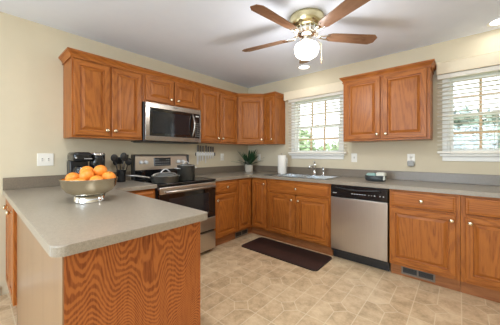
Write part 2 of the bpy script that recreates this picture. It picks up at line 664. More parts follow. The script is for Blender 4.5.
# ------------------------------------------------------------ blinds
def blind(label, x0, x1, z0, z1, vx0, vx1):
    t = thing('window_blind', label, 'blind', (x0, 0, z0), group='blinds on the kitchen windows')
    w, h = x1 - x0, z1 - z0
    s = MB()
    n = int((h - 0.10) / 0.043)
    for k in range(n):
        z = 0.05 + k * (h - 0.10) / n
        tilt = -0.0015
        p = [(0, -0.075, z - tilt), (w, -0.075, z - tilt), (w, -0.025, z + tilt), (0, -0.025, z + tilt)]
        th = Vector((0, 0, 0.003))
        i = s.mi('blind')
        lo = [s.bm.verts.new(q) for q in p]
        hi = [s.bm.verts.new(Vector(q) + th) for q in p]
        for q in ((lo[3], lo[2], lo[1], lo[0]), hi, *[(lo[j], lo[(j + 1) % 4], hi[(j + 1) % 4], hi[j]) for j in range(4)]):
            s.bm.faces.new(q).material_index = i
    s.build('slats', t)
    MB().box(0, w, -0.078, -0.022, 0.003, 0.028, 'blind', 0.004).build('bottom_rail', t)
    MB().box(0, w, -0.075, -0.021, h - 0.045, h, 'blind', 0.002).build('headrail', t)
    c = MB()
    for f in (0.12, 0.5, 0.88):
        for y in (-0.0795, -0.0205):
            c.tube([(w * f, y, 0.01), (w * f, y, h - 0.03)], 0.0013, 'blind', 5)
    c.build('ladder_cord', t)
    v = MB()
    a, b = vx0 - x0, vx1 - x0
    zt = 2.185 - z0
    zb = 2.065 - z0
    v.box(a, b, -0.105, -0.088, zb, zt, 'valance', 0.004)
    v.box(a, a + 0.015, -0.088, 0, zb, zt, 'valance')
    v.box(b - 0.015, b, -0.088, 0, zb, zt, 'valance')
    v.box(a, b, -0.105, 0, zt, zt + 0.012, 'valance', 0.003)
    v.build('valance', t)


blind('cream slatted blind with a cream valance over the sink window', 0.917, 1.825, 1.218, 2.075, 0.850, 1.833)
blind('cream slatted blind with a cream valance over the window right of the twin-door wall cabinet', 2.795, 3.705, 1.218, 2.065, 2.790, 3.73)


# ------------------------------------------------------------ cabinet parts
def panel_mesh(w, h, t, loops, mv, mh):
    """front at y=-t facing -y; loops = [(inset, depth)] measured from the front plane"""
    b = MB()
    iv, ih = b.mi(mv), b.mi(mh)
    bm = b.bm

    def ring(ins, dep):
        y = -t + dep
        return [bm.verts.new(p) for p in ((ins, y, ins), (w - ins, y, ins), (w - ins, y, h - ins), (ins, y, h - ins))]
    back = [bm.verts.new(p) for p in ((0, 0, 0), (w, 0, 0), (w, 0, h), (0, 0, h))]
    rings = [back] + [ring(*l) for l in loops]
    for A, B in zip(rings, rings[1:]):
        for k in range(4):
            f = bm.faces.new([A[k], A[(k + 1) % 4], B[(k + 1) % 4], B[k]])
            f.material_index = ih if k in (0, 2) else iv
    f = bm.faces.new(rings[-1])
    f.material_index = iv
    bm.faces.new(back[::-1]).material_index = iv
    return b


DOOR = [(0, 0.004), (0.004, 0.0), (0.047, 0.0), (0.050, 0.013), (0.059, 0.0145), (0.080, 0.004), (0.083, 0.001)]
DRAW = [(0, 0.009), (0.004, 0.005), (0.014, 0.0045), (0.022, 0.0)]


def knob(parent, x, z, t=0.02):
    b = MB()
    b.lathe([(0.010, 0), (0.0075, 0.004), (0.007, 0.011), (0.0145, 0.016), (0.0185, 0.022), (0.0165, 0.029), (0.009, 0.0325), (0, 0.033)], 'knob', (0, 0, 0), 16, 'y')
    return b.build('knob', parent, (x, -t, z))


def door(parent, x, z, w, h, depth, kn=None, t=0.02, rot=0.0, name='door'):
    narrow = w < 0.24
    L = DOOR if not narrow else [(i * (0.8 if i > 0.01 else 1), d) for i, d in DOOR]
    o = panel_mesh(w, h, t, L, 'oak_v', 'oak_h').build(name, parent, (x, -depth, z), (0, 0, rot))
    if kn:
        knob(o, kn[0], kn[1], t)
    return o


def drawer(parent, x, z, w, h, depth, kn=True, t=0.02, name='drawer'):
    o = panel_mesh(w, h, t, DRAW, 'oak_h', 'oak_h').build(name, parent, (x, -depth, z))
    if kn:
        knob(o, w / 2, h / 2, t)
    return o


def carcass(parent, w, z0, z1, depth, top=True, rails=(), stiles=(), side='oak_v'):
    b = MB()
    p = 0.016
    b.box(0, p, -depth + 0.02, -0.003, z0, z1, side)
    b.box(w - p, w, -depth + 0.02, -0.003, z0, z1, side)
    b.box(p, w - p, -depth + 0.02, -0.003, z0, z0 + p, side)
    if top:
        b.box(p, w - p, -depth + 0.02, -0.003, z1 - p, z1, side)
    b.box(p, w - p, -0.012, -0.003, z0 + p, z1 - p, side)
    b.build('carcass', parent)
    f = MB()
    s = 0.038
    f.box(0, s, -depth, -depth + 0.02, z0, z1, 'oak_v', 0.001)
    f.box(w - s, w, -depth, -depth + 0.02, z0, z1, 'oak_v', 0.001)
    for a, c in [(z0, z0 + s), (z1 - s, z1)] + list(rails):
        f.box(s, w - s, -depth, -depth + 0.02, a, c, 'oak_h')
    for a, c in stiles:
        f.box(a, c, -depth, -depth + 0.02, z0 + s, z1 - s, 'oak_v')
    f.build('face_frame', parent)


UB, UT, UD = 1.372, 2.125, 0.305
BB, BT, BD = 0.118, 0.868, 0.61

# ---- upper cabinets on the left wall (local x runs along +y) ----
t = thing('wall_cabinet', 'two-door oak wall cabinet left of the microwave, above the fruit bowl', 'cabinet', (0.002, -2.78, 0), PI / 2)
carcass(t, 0.648, UB, UT, UD, stiles=[(0.31, 0.338)])
door(t, 0.014, 1.392, 0.300, 0.700, UD, (0.272, 0.058))
door(t, 0.334, 1.392, 0.300, 0.700, UD, (0.028, 0.058))

t = thing('wall_cabinet', 'short two-door oak wall cabinet directly above the microwave', 'cabinet', (0.002, -2.130, 0), PI / 2)
carcass(t, 0.768, 1.805, UT, UD, stiles=[(0.372, 0.396)])
door(t, 0.034, 1.822, 0.345, 0.282, UD, (0.305, 0.048))
door(t, 0.398, 1.822, 0.336, 0.282, UD, (0.040, 0.048))

t = thing('wall_cabinet', 'two-door oak wall cabinet between the microwave and the corner cabinet', 'cabinet', (0.002, -1.360, 0), PI / 2)
carcass(t, 0.748, UB, UT, UD, stiles=[(0.356, 0.392)])
door(t, 0.018, 1.392, 0.338, 0.712, UD, (0.308, 0.050))
door(t, 0.384, 1.392, 0.346, 0.712, UD, (0.030, 0.050))

# diagonal corner cabinet
t = thing('corner_wall_cabinet', 'oak wall cabinet set diagonally across the corner above the potted plant', 'cabinet', (0.002, -0.002, 0))
a = UD
MB().prism([(0, 0), (0, -0.608), (a, -0.608), (0.608, -a), (0.608, 0)], UB, UT, 'oak_v').build('carcass', t)
L = math.hypot(0.608 - a, 0.608 - a)
f = bpy.data.objects.new('face_frame', None)
fd = panel_mesh(L - 0.028, 0.712, 0.02, DOOR, 'oak_v', 'oak_h').build('door', t, (a + 0.014 * 0.7071, -0.608 + 0.014 * 0.7071, 1.392), (0, 0, PI / 4))
knob(fd, L - 0.028 - 0.028, 0.05)
bpy.data.objects.remove(f)

t = thing('wall_cabinet', 'narrow single-door oak wall cabinet between the corner cabinet and the sink window', 'cabinet', (0.612, -0.002, 0))
carcass(t, 0.206, UB, UT, UD)
door(t, 0.008, 1.392, 0.188, 0.712, UD, (0.160, 0.050))

t = thing('wall_cabinet', 'two-door oak wall cabinet between the two windows', 'cabinet', (1.872, -0.002, 0))
carcass(t, 0.880, UB, UT, UD, stiles=[(0.415, 0.450)])
door(t, 0.028, 1.392, 0.392, 0.712, UD, (0.362, 0.050))
door(t, 0.446, 1.392, 0.406, 0.712, UD, (0.034, 0.050))
B2 = t

CROWN = [(0.0, 0.0), (0.010, 0.0), (0.010, 0.009), (0.005, 0.012), (0.010, 0.026), (0.022, 0.043), (0.028, 0.048), (0.028, 0.053), (0.036, 0.055), (0.036, 0.070), (0.0, 0.070)]


def crown(path, z):
    """mitred sweep of the crown profile along a plan polyline, outward = right of travel"""
    b = MB()
    P = [Vector((x, y, 0)) for x, y in path]
    rings = []
    for i, p in enumerate(P):
        ds = []
        if i > 0:
            ds.append((P[i] - P[i - 1]).normalized())
        if i < len(P) - 1:
            ds.append((P[i + 1] - P[i]).normalized())
        ns = [Vector((d.y, -d.x, 0)) for d in ds]
        nrm = sum(ns, Vector()).normalized()
        nrm = nrm / max(0.3, nrm.dot(ns[0]))
        rings.append([b.bm.verts.new(p + nrm * o + Vector((0, 0, z + u))) for o, u in CROWN])
    k = len(CROWN)
    i = b.mi('oak_h')
    for A, B in zip(rings, rings[1:]):
        for q in range(k):
            b.bm.faces.new([A[q], A[(q + 1) % k], B[(q + 1) % k], B[q]]).material_index = i
    b.bm.faces.new(rings[0][::-1]).material_index = i
    b.bm.faces.new(rings[-1]).material_index = i
    return b


o = crown([(0.003, -2.782), (0.309, -2.782), (0.309, -0.611), (0.611, -0.309), (0.819, -0.309), (0.819, -0.003)], 2.099).build('crown_molding')
tag(o, 'long oak crown molding along the tops of the cabinets around the corner', 'molding')
o = crown([(-0.001, -0.001), (-0.001, -0.306), (0.881, -0.306), (0.881, -0.001)], 2.099).build('crown', B2)

# ---- base cabinets ----
# small drawer base left of the range
t = thing('base_cabinet', 'oak drawer base cabinet squeezed between the range and the peninsula', 'cabinet', (0.002, -2.545, 0), PI / 2)
carcass(t, 0.408, BB, BT, BD, rails=[(0.67, 0.70)])
drawer(t, 0.03, 0.704, 0.36, 0.142, BD)
door(t, 0.03, 0.14, 0.36, 0.54, BD, (0.325, 0.48))
MB().box(0, 0.408, -0.55, -0.535, 0, BB, 'toe').build('toe_kick', t)

t = thing('base_cabinet', 'oak base cabinet with one drawer and one door, right of the range', 'cabinet', (0.002, -1.364, 0), PI / 2)
carcass(t, 0.444, BB, BT, BD, rails=[(0.665, 0.70)])
drawer(t, 0.026, 0.704, 0.388, 0.142, BD)
door(t, 0.014, 0.138, 0.402, 0.546, BD, (0.032, 0.478))
MB().box(0, 0.444, -0.55, -0.535, 0, BB, 'toe').build('toe_kick', t)

# corner base cabinet with two leaves meeting in the inner corner
t = thing('corner_base_cabinet', 'oak corner base cabinet with a two-leaf door folding into the inner corner', 'cabinet', (0.002, -0.002, 0))
b = MB()
D = BD - 0.002
b.prism([(0, 0), (0, -0.916), (D - 0.02, -0.916), (D - 0.02, -D + 0.02), (0.912, -D + 0.02), (0.912, 0)], BB, BT, 'oak_v')
b.build('carcass', t)
f = MB()
f.box(D - 0.02, D, -0.916, -0.900, BB, BT, 'oak_v')
f.box(0.900, 0.912, -D, -D + 0.02, BB, BT, 'oak_v')
for z0, z1 in ((BB, BB + 0.02), (BT - 0.02, BT)):
    f.box(D - 0.02, D, -0.900, -D, z0, z1, 'oak_h')
    f.box(D - 0.02, 0.900, -D, -D + 0.02, z0, z1, 'oak_h')
f.build('face_frame', t)
lo = panel_mesh(0.256, 0.705, 0.02, DOOR, 'oak_v', 'oak_h').build('door', t, (D, -0.898, 0.140), (0, 0, PI / 2))
ro = door(t, D + 0.026, 0.140, 0.262, 0.705, D, (0.232, 0.645))
k = MB()
k.box(D - 0.075, D - 0.06, -0.916, -D + 0.06, 0, BB, 'toe')
k.box(D - 0.075, 0.912, -D + 0.06, -D + 0.075, 0, BB, 'toe')
k.build('toe_kick', t)

t = thing('sink_base_cabinet', 'oak sink base cabinet with a false drawer front and two doors', 'cabinet', (0.917, -0.002, 0))
carcass(t, 0.918, BB, BT, BD, top=False, rails=[(0.665, 0.70)], stiles=[(0.440, 0.470)])
drawer(t, 0.036, 0.692, 0.864, 0.142, BD, True, name='false_drawer_front')
door(t, 0.036, 0.138, 0.410, 0.535, BD, (0.370, 0.475))
door(t, 0.466, 0.138, 0.434, 0.535, BD, (0.038, 0.475))
MB().box(0, 0.918, -0.55, -0.535, 0, BB, 'toe').build('toe_kick', t)

t = thing('base_cabinet', 'oak base cabinet with one wide drawer and one wide door, right of the dishwasher', 'cabinet', (2.443, -0.002, 0))
carcass(t, 0.540, BB, BT, BD, rails=[(0.665, 0.70)])
drawer(t, 0.018, 0.705, 0.494, 0.142, BD)
door(t, 0.004, 0.146, 0.506, 0.538, BD, (0.478, 0.490))
MB().box(0, 0.540, -0.55, -0.535, 0, BB, 'toe').build('toe_kick', t)

t = thing('base_cabinet', 'oak base cabinet cut off by the right edge of the photo, with drawer and door', 'cabinet', (2.985, -0.002, 0))
carcass(t, 0.90, BB, BT, BD, rails=[(0.665, 0.70)], stiles=[(0.435, 0.465)])
drawer(t, 0.030, 0.705, 0.840, 0.142, BD)
door(t, 0.032, 0.146, 0.408, 0.538, BD, (0.028, 0.490))
door(t, 0.460, 0.146, 0.408, 0.538, BD, (0.380, 0.490))
MB().box(0, 0.90, -0.55, -0.535, 0, BB, 'toe').build('toe_kick', t)

# ---- peninsula cabinet ----
PX = 1.92
t = thing('peninsula_cabinet', 'oak peninsula cabinet with a strongly figured end panel, under the grey worktop', 'cabinet', (0, 0, 0))
b = MB()
b.box(0.002, 0.600, -3.165, -2.550, BB, 0.868, 'oak_v')
b.box(0.600, PX - 0.012, -3.160, -2.560, 0.0, 0.868, 'oak_v')
b.build('carcass', t)
b = MB().box(0.600, PX - 0.006, -3.165, -3.160, 0, 0.868, 'oak_glare')
b.build('side_panel', t)['label'] = 'smooth side panel paled by painted-in glare'
b = MB()
b.box(0, 0.012, -0.596, 0, 0.0, 0.868, 'oak_ply')
o = b.build('end_panel', t, (PX - 0.012, -2.565, 0))
o['label'] = 'end panel with wavy dark grain'
MB().box(0.002, 0.600, -3.105, -3.09, 0, BB, 'toe').build('toe_kick', t)
for x0, kx in ((0.030, 0.225), (0.318, 0.200)):
    d_ = panel_mesh(0.272, 0.705, 0.02, DOOR, 'oak_v', 'oak_h').build('door', t, (x0, -3.165, 0.138))
    knob(d_, kx, 0.655)

# ------------------------------------------------------------ worktops
CT, CB = 0.906, 0.8685


def arc(cx, cy, r, a0, a1, n=6):
    return [(cx + r * math.cos(math.radians(a0 + (a1 - a0) * k / n)), cy + r * math.sin(math.radians(a0 + (a1 - a0) * k / n))) for k in range(n + 1)]


t = thing('peninsula_worktop', 'grey taupe laminate worktop of the peninsula, under the bowl of oranges', 'worktop', (0, 0, 0))
xe, yl, yr = 1.966, -3.202, -2.542
r = 0.045
poly = [(0.002, yl)] + arc(xe - r, yl + r, r, -90, 0) + arc(xe - 0.02, yr - 0.02, 0.02, 0, 90, 3) + [(0.648, yr), (0.648, -2.136), (0.002, -2.136)]
MB().prism(poly, CB, CT, 'counter', 0.004).build('countertop', t)
MB().box(0.002, 0.022, yl, -2.136, CT, 1.010, 'splash_shaded', 0.003).build('backsplash', t)

t = thing('long_worktop', 'grey taupe laminate worktop running round the corner under the windows', 'worktop', (0, 0, 0))
b = MB()
SX0, SX1, SY0, SY1 = 0.975, 1.755, -0.575, -0.115     # sink cut-out
ye = -0.645
b.box(0.002, 0.645, -1.362, ye, CB, CT, 'counter')
b.box(0.002, SX0, ye, -0.002, CB, CT, 'counter')
b.box(SX0, SX1, ye, SY0, CB, CT, 'counter')
b.box(SX0, SX1, SY1, -0.002, CB, CT, 'counter')
b.box(SX1, 3.89, ye, -0.002, CB, CT, 'counter')
b.build('countertop', t)
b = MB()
b.box(0.002, 0.022, -1.362, -0.022, CT, 1.010, 'splash_shaded', 0.003)
b.box(0.002, 3.89, -0.022, -0.002, CT, 1.010, 'splash_shaded', 0.003)
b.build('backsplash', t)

# ------------------------------------------------------------ sink and taps
t = thing('kitchen_sink', 'double-bowl stainless steel drop-in sink below the window', 'sink', (0, 0, CT))
b = MB()
rx0, rx1, ry0, ry1 = 0.955, 1.775, -0.595, -0.070
mid = 1.375
hz = 0.006
for x0, x1, y0, y1 in ((rx0, rx1, ry0, -0.560), (rx0, rx1, -0.150, ry1), (rx0, 0.990, -0.560, -0.150), (mid - 0.015, mid + 0.015, -0.560, -0.150), (1.740, rx1, -0.560, -0.150)):
    b.box(x0, x1, y0, y1, 0.0008, hz, 'sink', 0.002)
b.build('rim', t)
for x0, x1 in ((0.990, mid - 0.015), (mid + 0.015, 1.740)):
    b = MB()
    i = b.mi('sink')
    y0, y1, dp = -0.560, -0.150, -0.17
    lo = [b.bm.verts.new(p) for p in ((x0 + 0.02, y0 + 0.02, dp), (x1 - 0.02, y0 + 0.02, dp), (x1 - 0.02, y1 - 0.02, dp), (x0 + 0.02, y1 - 0.02, dp))]
    hi = [b.bm.verts.new(p) for p in ((x0, y0, 0.003), (x1, y0, 0.003), (x1, y1, 0.003), (x0, y1, 0.003))]
    b.bm.faces.new(lo)
    for q in range(4):
        b.bm.faces.new([lo[q], lo[(q + 1) % 4], hi[(q + 1) % 4], hi[q]])
    for e in b.bm.faces:
        e.material_index = i
    b.lathe([(0, 0.001), (0.03, 0.002), (0.036, 0.004), (0.0365, 0.0)], 'chrome', ((x0 + x1) / 2, (y0 + y1) / 2, dp), 16, cap=False)
    b.build('basin', t)

t = thing('kitchen_faucet', 'chrome single-lever kitchen faucet behind the sink', 'faucet', (1.385, -0.108, CT + hz))
MB().lathe([(0.030, 0), (0.030, 0.006), (0.022, 0.012), (0.019, 0.05), (0.019, 0.135), (0.022, 0.15), (0.014, 0.162), (0, 0.164)], 'chrome', seg=20).build('body', t)
MB().tube([(0, -0.012, 0.085), (0.004, -0.07, 0.125), (0.008, -0.13, 0.142), (0.012, -0.175, 0.135), (0.012, -0.190, 0.105)], [0.014, 0.013, 0.012, 0.012, 0.013], 'chrome', 12).build('spout', t)
MB().tube([(0, 0, 0.158), (0.008, -0.02, 0.180), (0.018, -0.055, 0.197)], [0.012, 0.009, 0.006], 'chrome', 10).build('lever', t)
t = thing('sink_sprayer', 'slim chrome side sprayer standing right of the faucet', 'sprayer', (1.520, -0.108, CT + hz))
MB().lathe([(0.021, 0), (0.021, 0.008), (0.013, 0.014), (0.012, 0.05), (0.015, 0.075), (0.017, 0.105), (0.009, 0.115), (0, 0.116)], 'chrome', seg=16).build('body', t)
MB().tube([(0, 0, 0.098), (0, -0.03, 0.105)], [0.010, 0.008], 'black_matte', 10).build('nozzle', t)

# folded grey-blue drying mat left of the sink
b = MB()
b.box(0.82, 0.945, -0.585, -0.37, CT + 0.0005, CT + 0.007, 'tray', 0.003)
tag(b.build('drying_mat'), 'small flat dark mat lying on the worktop left of the sink', 'mat')

# ------------------------------------------------------------ dishwasher
t = thing('dishwasher', 'stainless steel dishwasher with a black control panel between the oak cabinets', 'dishwasher', (1.842, 0, 0))
w = 0.594
MB().box(0.006, w - 0.006, -0.60, -0.03, 0.10, 0.862, 'black_matte').build('cabinet_body', t)
o = MB().box(0.004, w - 0.004, -0.640, -0.602, 0.128, 0.722, 'steel_v', 0.006, 2).build('door', t)
b = MB()
b.box(0.004, w - 0.004, -0.636, -0.602, 0.727, 0.862, 'black', 0.005, 2)
b.build('control_panel', t)
b = MB()        # curved pull lip
pts = [(0.06 + 0.474 * k / 12, -0.640 - 0.010 * math.sin(PI * k / 12), 0.838 - 0.018 * math.sin(PI * k / 12)) for k in range(13)]
b.tube(pts, 0.007, 'black_matte', 8)
b.build('handle', t)
b = MB()
for k in range(9):
    x = 0.235 + k * 0.026 + (0.02 if k > 5 else 0)
    b.box(x, x + (0.019 if k < 6 else 0.008), -0.6375, -0.636, 0.776, 0.781, 'mark')
for x in (0.030, 0.041, 0.052, 0.063):
    b.box(x, x + 0.009, -0.6375, -0.636, 0.768, 0.775, 'mark')
for x in (0.47, 0.52, 0.552):
    b.lathe([(0.006, 0), (0.0055, 0.002), (0, 0.0021)], 'mark', (x, -0.636, 0.779), 12, 'y')
b.build('control_markings', t)
MB().box(0.006, w - 0.006, -0.552, -0.535, 0.004, 0.10, 'black_matte').build('toe_panel', t)
b = MB().box(0.004, w - 0.004, -0.622, -0.602, 0.098, 0.126, 'black_matte', 0.002)
b.build('bottom_seal', t)

# ------------------------------------------------------------ microwave (local x along +y, front = local -y)
t = thing('microwave_oven', 'stainless over-the-range microwave with a black window and curved handle', 'microwave', (0.004, -2.128, 0), PI / 2)
w = 0.762
z0, z1 = 1.362, 1.798
MB().box(0, w, -0.335, 0, z0, z1, 'black_matte', 0.004).build('housing', t)
b = MB()
f = -0.368
b.box(0.004, w - 0.004, f, -0.336, z0 + 0.004, z0 + 0.060, 'steel', 0.004, 2)
b.box(0.004, w - 0.004, f, -0.336, z1 - 0.062, z1 - 0.002, 'steel', 0.004, 2)
b.box(0.004, 0.052, f, -0.336, z0 + 0.060, z1 - 0.062, 'steel', 0.001)
b.box(w - 0.022, w - 0.004, f, -0.336, z0 + 0.060, z1 - 0.062, 'steel', 0.001)
b.build('door_frame', t)
o = MB().box(0.052, 0.652, f + 0.003, -0.340, z0 + 0.060, z1 - 0.062, 'glass_black').build('window', t)
b = MB()
b.box(0.085, 0.575, f + 0.0005, f + 0.0035, z0 + 0.092, z1 - 0.096, 'lcd')
b.build('inner_glass', o)
b = MB()
b.box(0.653, w - 0.022, f + 0.002, -0.340, z0 + 0.060, z1 - 0.062, 'black')
b.build('control_panel', t)
b = MB()
for r_ in range(7):
    for c_ in range(3):
        b.box(0.668 + c_ * 0.022, 0.681 + c_ * 0.022, f + 0.0005, f + 0.002, z0 + 0.085 + r_ * 0.027, z0 + 0.091 + r_ * 0.027, 'grey_plastic')
b.box(0.672, 0.722, f + 0.0005, f + 0.002, z1 - 0.100, z1 - 0.083, 'mark')
b.build('keypad_markings', t)
b = MB()
pts = [(0.618 + 0.006 * math.sin(PI * k / 12), f - 0.004 - 0.042 * math.sin(PI * k / 12), z0 + 0.075 + 0.290 * k / 12) for k in range(13)]
b.tube(pts, 0.0125, 'steel', 12)
b.build('handle', t)
b = MB()
for x in (0.345, 0.356, 0.367, 0.378, 0.389, 0.400):
    b.box(x, x + 0.008, f - 0.001, f, z1 - 0.030, z1 - 0.022, 'slot')
b.build('brand_lettering', t)
b = MB()
b.box(0.02, w - 0.02, -0.330, -0.02, z0 - 0.010, z0, 'black_matte')
b.build('vent_plate', t)

# ------------------------------------------------------------ range
t = thing('kitchen_range', 'freestanding electric range with black glass cooktop and stainless backguard', 'range', (0.004, -2.130, 0), PI / 2)
w = 0.760
MB().box(0, w, -0.625, -0.01, 0.02, 0.885, 'black_matte').build('oven_body', t)
b = MB()
b.box(-0.0, w, -0.672, -0.055, 0.886, 0.908, 'black', 0.008, 3)
ct_ = b.build('cooktop', t)
for x, y, r_ in ((0.19, -0.50, 0.115), (0.57, -0.50, 0.095), (0.19, -0.22, 0.085), (0.57, -0.22, 0.115)):
    b = MB()
    for rr in (r_, r_ * 0.6):
        b.lathe([(rr, 0.0), (rr + 0.003, 0.0006), (rr + 0.006, 0.0)], 'pan', (0, 0, 0), 40, cap=False)
    b.build('burner_ring', ct_, (x, y, 0.908))
b = MB()
i = b.mi('steel_range')
prof = [(-0.010, 0.885), (-0.085, 0.885), (-0.085, 0.985), (-0.068, 1.185), (-0.060, 1.203), (-0.045, 1.212), (-0.010, 1.212)]
A = [b.bm.verts.new((0.002, y, z)) for y, z in prof]
B_ = [b.bm.verts.new((w - 0.002, y, z)) for y, z in prof]
n = len(prof)
for q in range(n):
    b.bm.faces.new([A[q], A[(q + 1) % n], B_[(q + 1) % n], B_[q]])
b.bm.faces.new(A)
b.bm.faces.new(B_)
bg_ = b.build('backguard', t)
b = MB()
b.box(0.004, w - 0.004, -0.092, -0.083, 0.909, 1.022, 'glass_black', 0.003)
b.box(-0.002, 0.016, -0.095, -0.01, 0.909, 1.205, 'black_matte', 0.005)
b.box(w - 0.016, w + 0.002, -0.095, -0.01, 0.909, 1.205, 'black_matte', 0.005)
b.build('splash_glass', bg_)
MB().box(0.255, 0.485, -0.0815, -0.066, 1.062, 1.168, 'lcd', 0.004).build('display', t)
b = MB()
for r_ in range(3):
    for c_ in range(7):
        if 2 <= c_ <= 4 and r_ == 2:
            continue
        b.box(0.270 + c_ * 0.030, 0.282 + c_ * 0.030, -0.0828, -0.0815, 1.078 + r_ * 0.030, 1.085 + r_ * 0.030, 'mark')
b.build('display_markings', t)
for x in (0.090, 0.150, 0.600, 0.665):
    MB().lathe([(0.024, 0), (0.023, 0.008), (0.019, 0.012), (0.018, 0.030), (0.014, 0.034), (0, 0.035)], 'strip', (0, 0, 0), 18, 'y').build('control_knob', t, (x, -0.080, 1.115), (0.085, 0, 0))
b = MB()
b.box(0.006, w - 0.006, -0.668, -0.627, 0.440, 0.845, 'glass_black', 0.004)
b.box(0.006, w - 0.006, -0.668, -0.627, 0.285, 0.438, 'steel_range', 0.004)
od = b.build('oven_door', t)
b = MB()
b.box(0.006, w - 0.006, -0.676, -0.627, 0.796, 0.872, 'steel_range', 0.010, 3)
b.build('door_trim', od)
b = MB()
b.tube([(0.05, -0.715, 0.822), (0.38, -0.722, 0.822), (w - 0.05, -0.715, 0.822)], 0.013, 'steel_range', 12)
for x in (0.07, w - 0.07):
    b.tube([(x, -0.672, 0.822), (x, -0.716, 0.822)], 0.009, 'steel_range', 8)
b.build('handle', od)
MB().box(0.11, w - 0.11, -0.6705, -0.6675, 0.49, 0.745, 'lcd', 0.001).build('oven_window', od)
MB().box(0.006, w - 0.006, -0.668, -0.627, 0.045, 0.262, 'steel_range', 0.005, 2).build('drawer', t)
for x in (0.04, w - 0.04):
    for y in (-0.58, -0.08):
        MB().lathe([(0.018, 0), (0.018, 0.02)], 'black_matte', (0, 0, 0), 12).build('foot', t, (x, y, 0))

# ------------------------------------------------------------ pans
t = thing('saute_pan', 'dark wide saute pan with a domed glass lid on the front left burner', 'pan', (0.545, -1.985, 0.909))
r = 0.140
MB().lathe([(0, 0.0), (r - 0.008, 0), (r, 0.008), (r + 0.003, 0.068), (r + 0.006, 0.070), (r + 0.001, 0.072), (r - 0.003, 0.012), (0, 0.010)], 'pan', seg=40, cap=False).build('pan_body', t)
lid = MB().lathe([(r + 0.007, 0.0715), (r + 0.008, 0.075), (r - 0.004, 0.078), (r * 0.8, 0.094), (r * 0.45, 0.106), (0, 0.111)], 'lid', seg=40).build('lid', t)
b = MB()
pts = [(0.0 + 0.0 * k, -0.055 + 0.110 * k / 10, 0.106 + 0.036 * math.sin(PI * k / 10)) for k in range(11)]
b.tube(pts, 0.006, 'strip', 8)
b.build('lid_handle', lid)
b = MB()
b.tube([(-0.02, -0.138, 0.050), (-0.05, -0.20, 0.066), (-0.10, -0.28, 0.082), (-0.15, -0.355, 0.086)], [0.010, 0.009, 0.011, 0.010], 'handle_metal', 10)
b.build('handle', t)
b = MB()
b.tube([(0.02, 0.140, 0.052), (0.0, 0.175, 0.060), (-0.03, 0.175, 0.060), (-0.045, 0.132, 0.052)], 0.006, 'strip', 8)
b.build('helper_handle', t)

t = thing('stock_pot', 'tall dark stock pot with a lid, on the right of the cooktop', 'pot', (0.500, -1.690, 0.909))
r = 0.103
MB().lathe([(0, 0), (r - 0.008, 0), (r, 0.008), (r + 0.001, 0.165), (r + 0.004, 0.167), (r - 0.003, 0.168), (r - 0.004, 0.012), (0, 0.010)], 'pan', seg=36, cap=False).build('pot_body', t)
lid = MB().lathe([(r + 0.003, 0.169), (r + 0.004, 0.173), (r * 0.9, 0.178), (r * 0.5, 0.188), (0, 0.192)], 'lid', seg=36).build('lid', t)
MB().tube([(0, -0.045 + 0.09 * k / 10, 0.186 + 0.032 * math.sin(PI * k / 10)) for k in range(11)], 0.0055, 'strip', 8).build('lid_handle', lid)
for s in (-1, 1):
    MB().tube([(0.03, s * 0.099, 0.135), (0.028, s * 0.135, 0.142), (-0.028, s * 0.135, 0.142), (-0.03, s * 0.099, 0.135)], 0.006, 'strip', 8).build('side_handle', t)

# ------------------------------------------------------------ bowl of oranges
BX, BY = 1.150, -2.868
t = thing('fruit_bowl', 'wide footed metal bowl holding oranges on the peninsula worktop', 'bowl', (BX, BY, CT + 0.0005))
o = MB().lathe([(0.084, 0.0), (0.088, 0.002), (0.087, 0.008), (0.087, 0.044), (0.082, 0.044), (0.082, 0.0)], 'chrome', seg=48, cap=False).build('foot_ring', t)
MB().lathe([(0.0000, 0.042), (0.0570, 0.043), (0.0931, 0.051), (0.1273, 0.070), (0.1482, 0.100), (0.1596, 0.150), (0.1625, 0.152), (0.1596, 0.153), (0.1558, 0.150), (0.1444, 0.102), (0.1235, 0.074), (0.0912, 0.056), (0.0570, 0.048), (0.0000, 0.047)], 'bowl', seg=56, cap=False).build('basin', t)


def orange(label, x, y, z, r, rot):
    # x, y in bowl coordinates: x to the right as one faces the range corner, y towards the corner
    ca, sa = math.cos(math.radians(40.98)), math.sin(math.radians(40.98))
    x, y, z = x * 0.985, y * 0.985, z + 0.013
    wx, wy = BX + x * ca - y * sa, BY + x * sa + y * ca
    b = MB().sphere((0, 0, 0), r, 'orange', 24, 16, 0.96)
    b.lathe([(0, 0.0), (0.004, 0.0005), (0.005, -0.001)], 'soil', (0, 0, r * 0.96), 8, cap=False)
    o = b.build('orange', None, (wx, wy, z + CT), (rot, rot * 0.7, rot * 2))
    return tag(o, label, 'orange', 'oranges in the footed bowl')


OR = [(-0.1152, 0.0031, 0.1361, 'orange at the left rim of the bowl'),
      (0.1156, 0.0145, 0.1415, 'orange at the right rim of the bowl'),
      (-0.0739, -0.0682, 0.1082, 'front orange left of the middle of the bowl'),
      (0.0068, -0.1009, 0.1085, 'orange at the front middle rim of the bowl'),
      (0.0869, -0.0696, 0.1215, 'front orange right of the middle of the bowl'),
      (0.0533, 0.0860, 0.1085, 'orange at the back right of the bowl'),
      (-0.0331, 0.0956, 0.1085, 'orange at the back left of the bowl'),
      (0.0457, 0.0010, 0.0916, 'orange buried right of the centre, lowest layer'),
      (-0.0408, 0.0106, 0.0917, 'orange buried left of the centre, lowest layer'),
      (-0.0015, -0.0298, 0.1580, 'orange in the middle of the heap between the two topmost'),
      (-0.0478, 0.0417, 0.1752, 'upper left orange on top of the heap'),
      (0.0433, 0.0407, 0.1821, 'upper right orange on top of the heap')]
for k, (x, y, z, l) in enumerate(OR):
    orange(l, x, y, z, 0.0425, 0.5 * k)

